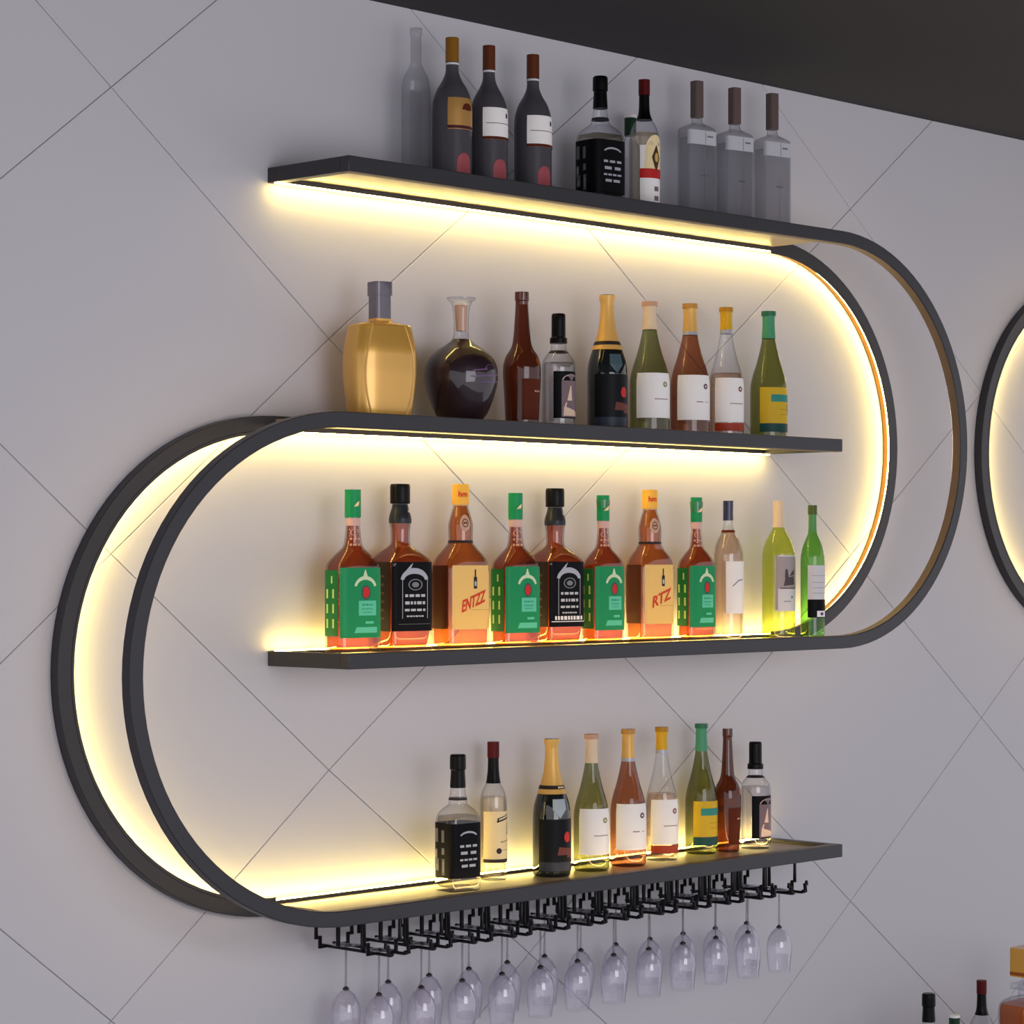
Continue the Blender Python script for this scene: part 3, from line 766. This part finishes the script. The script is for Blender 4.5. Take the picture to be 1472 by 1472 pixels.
def cream_label(x, y, H, a, label, txt):
    b = a*.62
    B = Bottle('bourbon_bottle', (x, y, SC), H, label, 'bottle', 'amber bottles with light orange labels and yellow caps', radians(-5))
    B.body([(0, a*.97, b*.97, 5), (.04, a, b, 5), (.48, a, b, 5), (.55, a*.9, b*.95, 4), (.61, a*.62, b*.78, 2.8), (.65, .0285, .0285, 2), (.665, .0285, .0285, 2), (.75, .0295, .0295, 2), (.83, .022, .022, 2), (.87, .0175, .0175, 2), (.96, .017, .017, 2)],
           whiskyg, per=5, liquid=whisky2, fill=.87)
    B.ringpart('cap', round_keys([(.875, .0205), (.985, .0205), (1, .019)]), yellowc, smooth_it=False)
    B.S.prep(.93*H)
    B.art('cap_print', [g_text('hm', -.007, .94, .018, .035)], redtxt, parent=B.e, off=.005)
    B.sleeve('neck_ring', .645, .66, .001, darkp, steps=2)
    B.S.prep(.75*H)
    B.art('neck_label', [g_ell(-.009, .765, .0135, .05, inner=.0)], pm('dusty_rose_paper', (204, 164, 142), .5), parent=B.e)
    B.art('neck_label_print', [g_ell(-.009, .765, .008, .026, inner=.8), g_lines(-.009, .765, .009, .01, 2, 5)], brownpap, parent=B.e, off=.0019)
    B.S.prep(.3*H)
    B.paper('paper_label', -a*.86, a*1.0, .125, .51, orangel)
    B.art('bottle_picture', [g_rect(.006, .016, .37, .44), g_rect(.009, .013, .44, .485)], darkp)
    B.art('picture_light', [g_ell(.011, .4, .0032, .016)], whitegr, off=.0018)
    B.art('red_lettering', [g_text(txt, .006, .295, a*1.1, .075, slant=.04, rise=.9)], redtxt, off=.0018)
    B.art('print_line', [g_rect(-.002, a*.98, .2415, .2435)], pm('tan_print', (180, 130, 70), .5))
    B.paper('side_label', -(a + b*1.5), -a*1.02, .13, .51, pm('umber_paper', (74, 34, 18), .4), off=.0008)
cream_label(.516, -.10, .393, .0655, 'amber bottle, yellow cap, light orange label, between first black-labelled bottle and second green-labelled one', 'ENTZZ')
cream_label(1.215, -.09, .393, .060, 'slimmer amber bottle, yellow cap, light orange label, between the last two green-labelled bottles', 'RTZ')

B = Bottle('rose_bottle', (1.522, -.10, SC), .373, 'pale rose wine bottle with navy cap and plain white label, on the third shelf')
R = .040
bord = [(0, R), (.04, R), (.55, R), (.62, R*.97), (.7, R*.78), (.76, R*.5), (.8, R*.34), (.84, R*.3), (.97, R*.29)]
B.body(round_keys(bord), clear, per=6, liquid=pinkl, fill=.77)
B.sleeve('navy_cap', .85, .99, .002, navy)
B.sleeve('neck_ring', .765, .782, .0006, brownpap, steps=2)
B.S.prep(.3*B.H); q = B.S.half
B.paper('paper_label', -q*.33, q*.25, .19, .56, white)
B.art('grey_stroke', [g_quad((-.024, .38), (-.006, .42), (-.006, .428), (-.024, .388), 8), g_quad((-.006, .42), (.014, .43), (.014, .434), (-.006, .428), 6)], greyp)

B = Bottle('wine_bottle', (1.70, -.13, SC), .375, 'yellow-green wine bottle with cream capsule and grey picture label, on the third shelf')
R = .0445
B.body(round_keys([(z, r*R/.040) for z, r in bord]), yelg, per=6)
B.sleeve('cream_capsule', .8, .99, .0015, creamfoil)
B.S.prep(.3*B.H); q = B.S.half
B.paper('paper_label', -q*.36, q*.27, .2, .6, offw)
B.art('grey_picture', [g_rect(-q*.35, q*.22, .36, .59), g_rect(-q*.35, -q*.3, .21, .6)], pm('pale_taupe_print', (172, 160, 160), .5))
B.art('dark_picture', [g_quad((-.027, .38), (.01, .39), (.006, .45), (-.022, .44)), g_quad((-.024, .44), (-.012, .44), (-.016, .5), (-.022, .5)), g_quad((-.01, .45), (.008, .46), (.01, .5), (-.002, .48)), g_rect(-.036, .015, .36, .368)], pm('charcoal_print', (84, 72, 76), .5), off=.0018)
B.art('small_print', [g_ell(.0, .3, .003, .009), g_lines(-.015, .27, .02, .006, 3, 6)], greyp)

B = Bottle('wine_bottle', (1.765, -.195, SC), .360, 'slim green wine bottle with white and black label beside the yellow-green one', rz=0)
R = .0325
B.body(round_keys([(z, r*R/.040) for z, r in bord]), greeng, per=6)
B.ringpart('bottle_lip', round_keys([(.93, .0125), (1, .0125)]), pm('dark_olive_cap', (78, 96, 34), .35), smooth_it=False)
B.sleeve('neck_wrap', .8, .93, .0013, pm('leaf_green_foil', (84, 150, 84), .3))
B.S.prep(.3*B.H); q = B.S.half
B.paper('paper_label', -q*.42, q*.27, .16, .55, offw)
B.art('black_block', [g_rect(-q*.42, q*.27, .16, .295)], blk2)
B.art('print_line', [g_rect(-q*.3, q*.24, z, z+.004) for z in (.34, .38, .42, .47)], pm('lavender_print', (172, 160, 180), .5))
B.art('small_crest', [g_rect(-.018, .012, .165, .21)], white, off=.0018)
B.art('crest_print', [g_ell(-.003, .187, .006, .012)], pm('violet_print', (90, 80, 150), .5), off=.0022)

# --- amber decanter standing on the bar below
B = Bottle('decanter', (2.664, -.30, SK), .395, 'amber whisky decanter with gold block stopper, partly outside the lower corner of the photo', 'decanter')
B.body([(0, .07, .05, 5), (.05, .082, .055, 5), (.52, .09, .06, 5), (.59, .086, .058, 4.5), (.625, .05, .045, 3), (.62, .03, .03, 2), (.72, .028, .028, 2)], clear, liquid=pm('orange_whisky', (184, 88, 20), .3), fill=.59)
B.ringpart('glass_collar', [(.695, .05, .036, 6), (.735, .05, .036, 6)], clear, smooth_it=False)
B.ringpart('stopper_neck', [(.735, .016, .016, 2), (.79, .016, .016, 2)], clear, smooth_it=False)
B.ringpart('stopper', [(.79, .052, .034, 8), (1, .052, .034, 8)], pm('amber_stopper', (216, 160, 62), .25, coat=.4), smooth_it=False)
B.ringpart('stopper_band', [(.80, .0525, .0345, 8), (.825, .0525, .0345, 8)], pm('burnt_orange_band', (160, 84, 30), .35), smooth_it=False)

# ------------------------------------------------------------------ hanging racks and wine glasses
ZU = ZD - T/2          # underside of lowest shelf
ZR = -.942
lanes = [.157 + .1323 * k for k in range(12)]
ordw = ['first', 'second', 'third', 'fourth', 'fifth', 'sixth', 'seventh', 'eighth', 'ninth', 'tenth', 'eleventh', 'twelfth']
rackgrp = 'black glass racks under the lowest shelf'
for k, x in enumerate(lanes):
    lab = '%s black wire glass rack from the left under the lowest shelf' % ordw[k] if k < 11 else 'rightmost black wire glass rack under the lowest shelf'
    if k == 0: lab = 'leftmost black wire glass rack, its bare end jutting out below the curved shelf'
    e = empty('glass_rack', (x, -.14, ZU), lab, 'rack', rackgrp)
    dz = ZR - ZU; g = .021; r = .0038
    yb, yf = .115, -.118
    for s in (-1, 1):
        # rod from back to front with a small upturned end
        tubes('rail', [[(s*g, yb, dz), (s*g, yf, dz), (s*g, yf - .006, dz + .003), (s*(g + .010), yf - .006, dz + .003), (s*(g + .010), yf - .004, dz + .020), (s*(g + .017), yf - .004, dz + .020), (s*(g + .017), yf - .004, dz + .030)]], r, rackm, e)
        for y in (.09, -.07):
            tubes('hanger', [[(s*g, y, dz), (s*(g + .022), y, dz), (s*(g + .022), y, dz + .022), (s*(g + .034), y, dz + .022), (s*(g + .034), y, -.0005)]], r, rackm, e)
    if True:
        boxes('strap', [(-g - .006, -g + .004, -.034, -.028, dz - .002, 0), ], rackm, e)
        boxes('strap', [(-g - .004, -g + .004, .05, .056, dz - .002, 0), ], rackm, e)

def wine_glass(x, y, sc, label):
    e = empty('wine_glass', (x, y, ZR + .0042), label, 'glass', 'upside down wine glasses hanging under the lowest shelf')
    lathe('foot', [(.0, .0045), (.005, .004), (.030, .0012), (.0335, .0006), (.0335, 0), (.0, 0)], clearw, e)
    lathe('stem', [(.0045, .0), (.0026, -.012), (.0022, -.06), (.003, -.094), (.0055, -.1)], glass('stem_glass', (.7, .68, .7), (.4, .38, .4)), e, seg=16)
    lathe('stem_knot', [(.002, -.094), (.0075, -.0985), (.0075, -.1015), (.004, -.104)], pm('smoky_knot', (60, 48, 52), .3), e, seg=20)
    z0 = -.1
    out = [(.0005, z0), (.008, z0-.002), (.02, z0-.012), (.03, z0-.03), (.034, z0-.05), (.0335, z0-.07), (.031, z0-.095), (.0285, z0-.118)]
    inn = [(r-.0011, z) for r, z in out[::-1]]; inn[-1] = (.0005, z0-.0015)
    inn = [(max(r, .0004), z - (.0012 if i > 3 else 0)) for i, (r, z) in enumerate(inn)]
    lathe('bowl', out + inn, clearw, e, closed=True)
    return e
protos = None
for k, x in enumerate(lanes):
    for row, y in (('front', -.2), ('back', -.09)):
        pos = '%s from the left' % ordw[k] if k < 11 else 'rightmost'
        if k == 0: pos = 'leftmost'
        label = 'upside down wine glass, %s in the %s row of hanging glasses' % (pos, row)
        if protos is None:
            protos = wine_glass(x, y, 1, label)
        else:
            r = protos.copy(); C.objects.link(r); r.location = (x, y, ZR + .0042); r['label'] = label
            for ch in list(protos.children):
                c = ch.copy(); C.objects.link(c); c.parent = r

# ------------------------------------------------------------------ bar below (supports the bottles at the lower edge)
bar = empty('back_bar', (1.4, -.32, ZF), 'grey back bar cabinet standing against the wall below the shelves', 'cabinet')
bz = SK - .04 - ZF
boxes('cabinet_body', [(-2.4, 2.6, -.25, .315, .08, bz), (-2.35, 2.55, -.2, .3, 0, .08)], pm('grey_cabinet_lacquer', (74, 72, 76), .5), bar)
for i in range(8):
    d = boxes('door', [(-2.39 + i*.6235, -2.39 + (i+1)*.6235 - .008, -.27, -.25, .1, bz - .01)], pm('grey_door_lacquer', (84, 82, 86), .5), bar, .002)
    boxes('handle', [(-2.39 + i*.6235 + (.04 if i % 2 else .54), -2.39 + i*.6235 + (.052 if i % 2 else .552), -.295, -.27, .45, .62)], rackm, d, .002)
wt = boxes('worktop', [(-1.05, 4.05, -.62, -.004, SK - .04, SK)], pm('stone_worktop', (150, 146, 146), .35, noise=.05), None, .003)
wt['label'] = 'long grey stone worktop on the back bar below the shelves'; wt['category'] = 'worktop'

# ------------------------------------------------------------------ light
w = bpy.data.worlds.new('world'); bpy.context.scene.world = w; w.use_nodes = True
w.node_tree.nodes['Background'].inputs[0].default_value = (.95, .935, 1.0, 1)
w.node_tree.nodes['Background'].inputs[1].default_value = 1.0
def area(name, loc, rot, sx, sy, p, col):
    l = bpy.data.lights.new(name, 'AREA'); l.shape = 'RECTANGLE'; l.size = sx; l.size_y = sy; l.energy = p; l.color = col
    o = bpy.data.objects.new(name, l); C.objects.link(o); o.location = loc; o.rotation_euler = rot; return o
from mathutils import Vector
def aim(loc, tgt): return (Vector(tgt) - Vector(loc)).to_track_quat('-Z', 'Y').to_euler()
area('added_soft_fill', (-.6, -4.4, .1), aim((-.6, -4.4, .1), (1.9, 0, -.4)), 2.4, 2.0, 48, (.95, .93, 1))  # added soft area lamp inside the room, no window stands there

sc = bpy.context.scene
sc.view_settings.view_transform = 'Standard'; sc.view_settings.look = 'None'
sc.view_settings.exposure = 0; sc.view_settings.gamma = 1; sc.view_settings.use_curve_mapping = False
sc.cycles.transparent_max_bounces = 40
sc.cycles.max_bounces = 6
sc.cycles.sample_clamp_indirect = 4
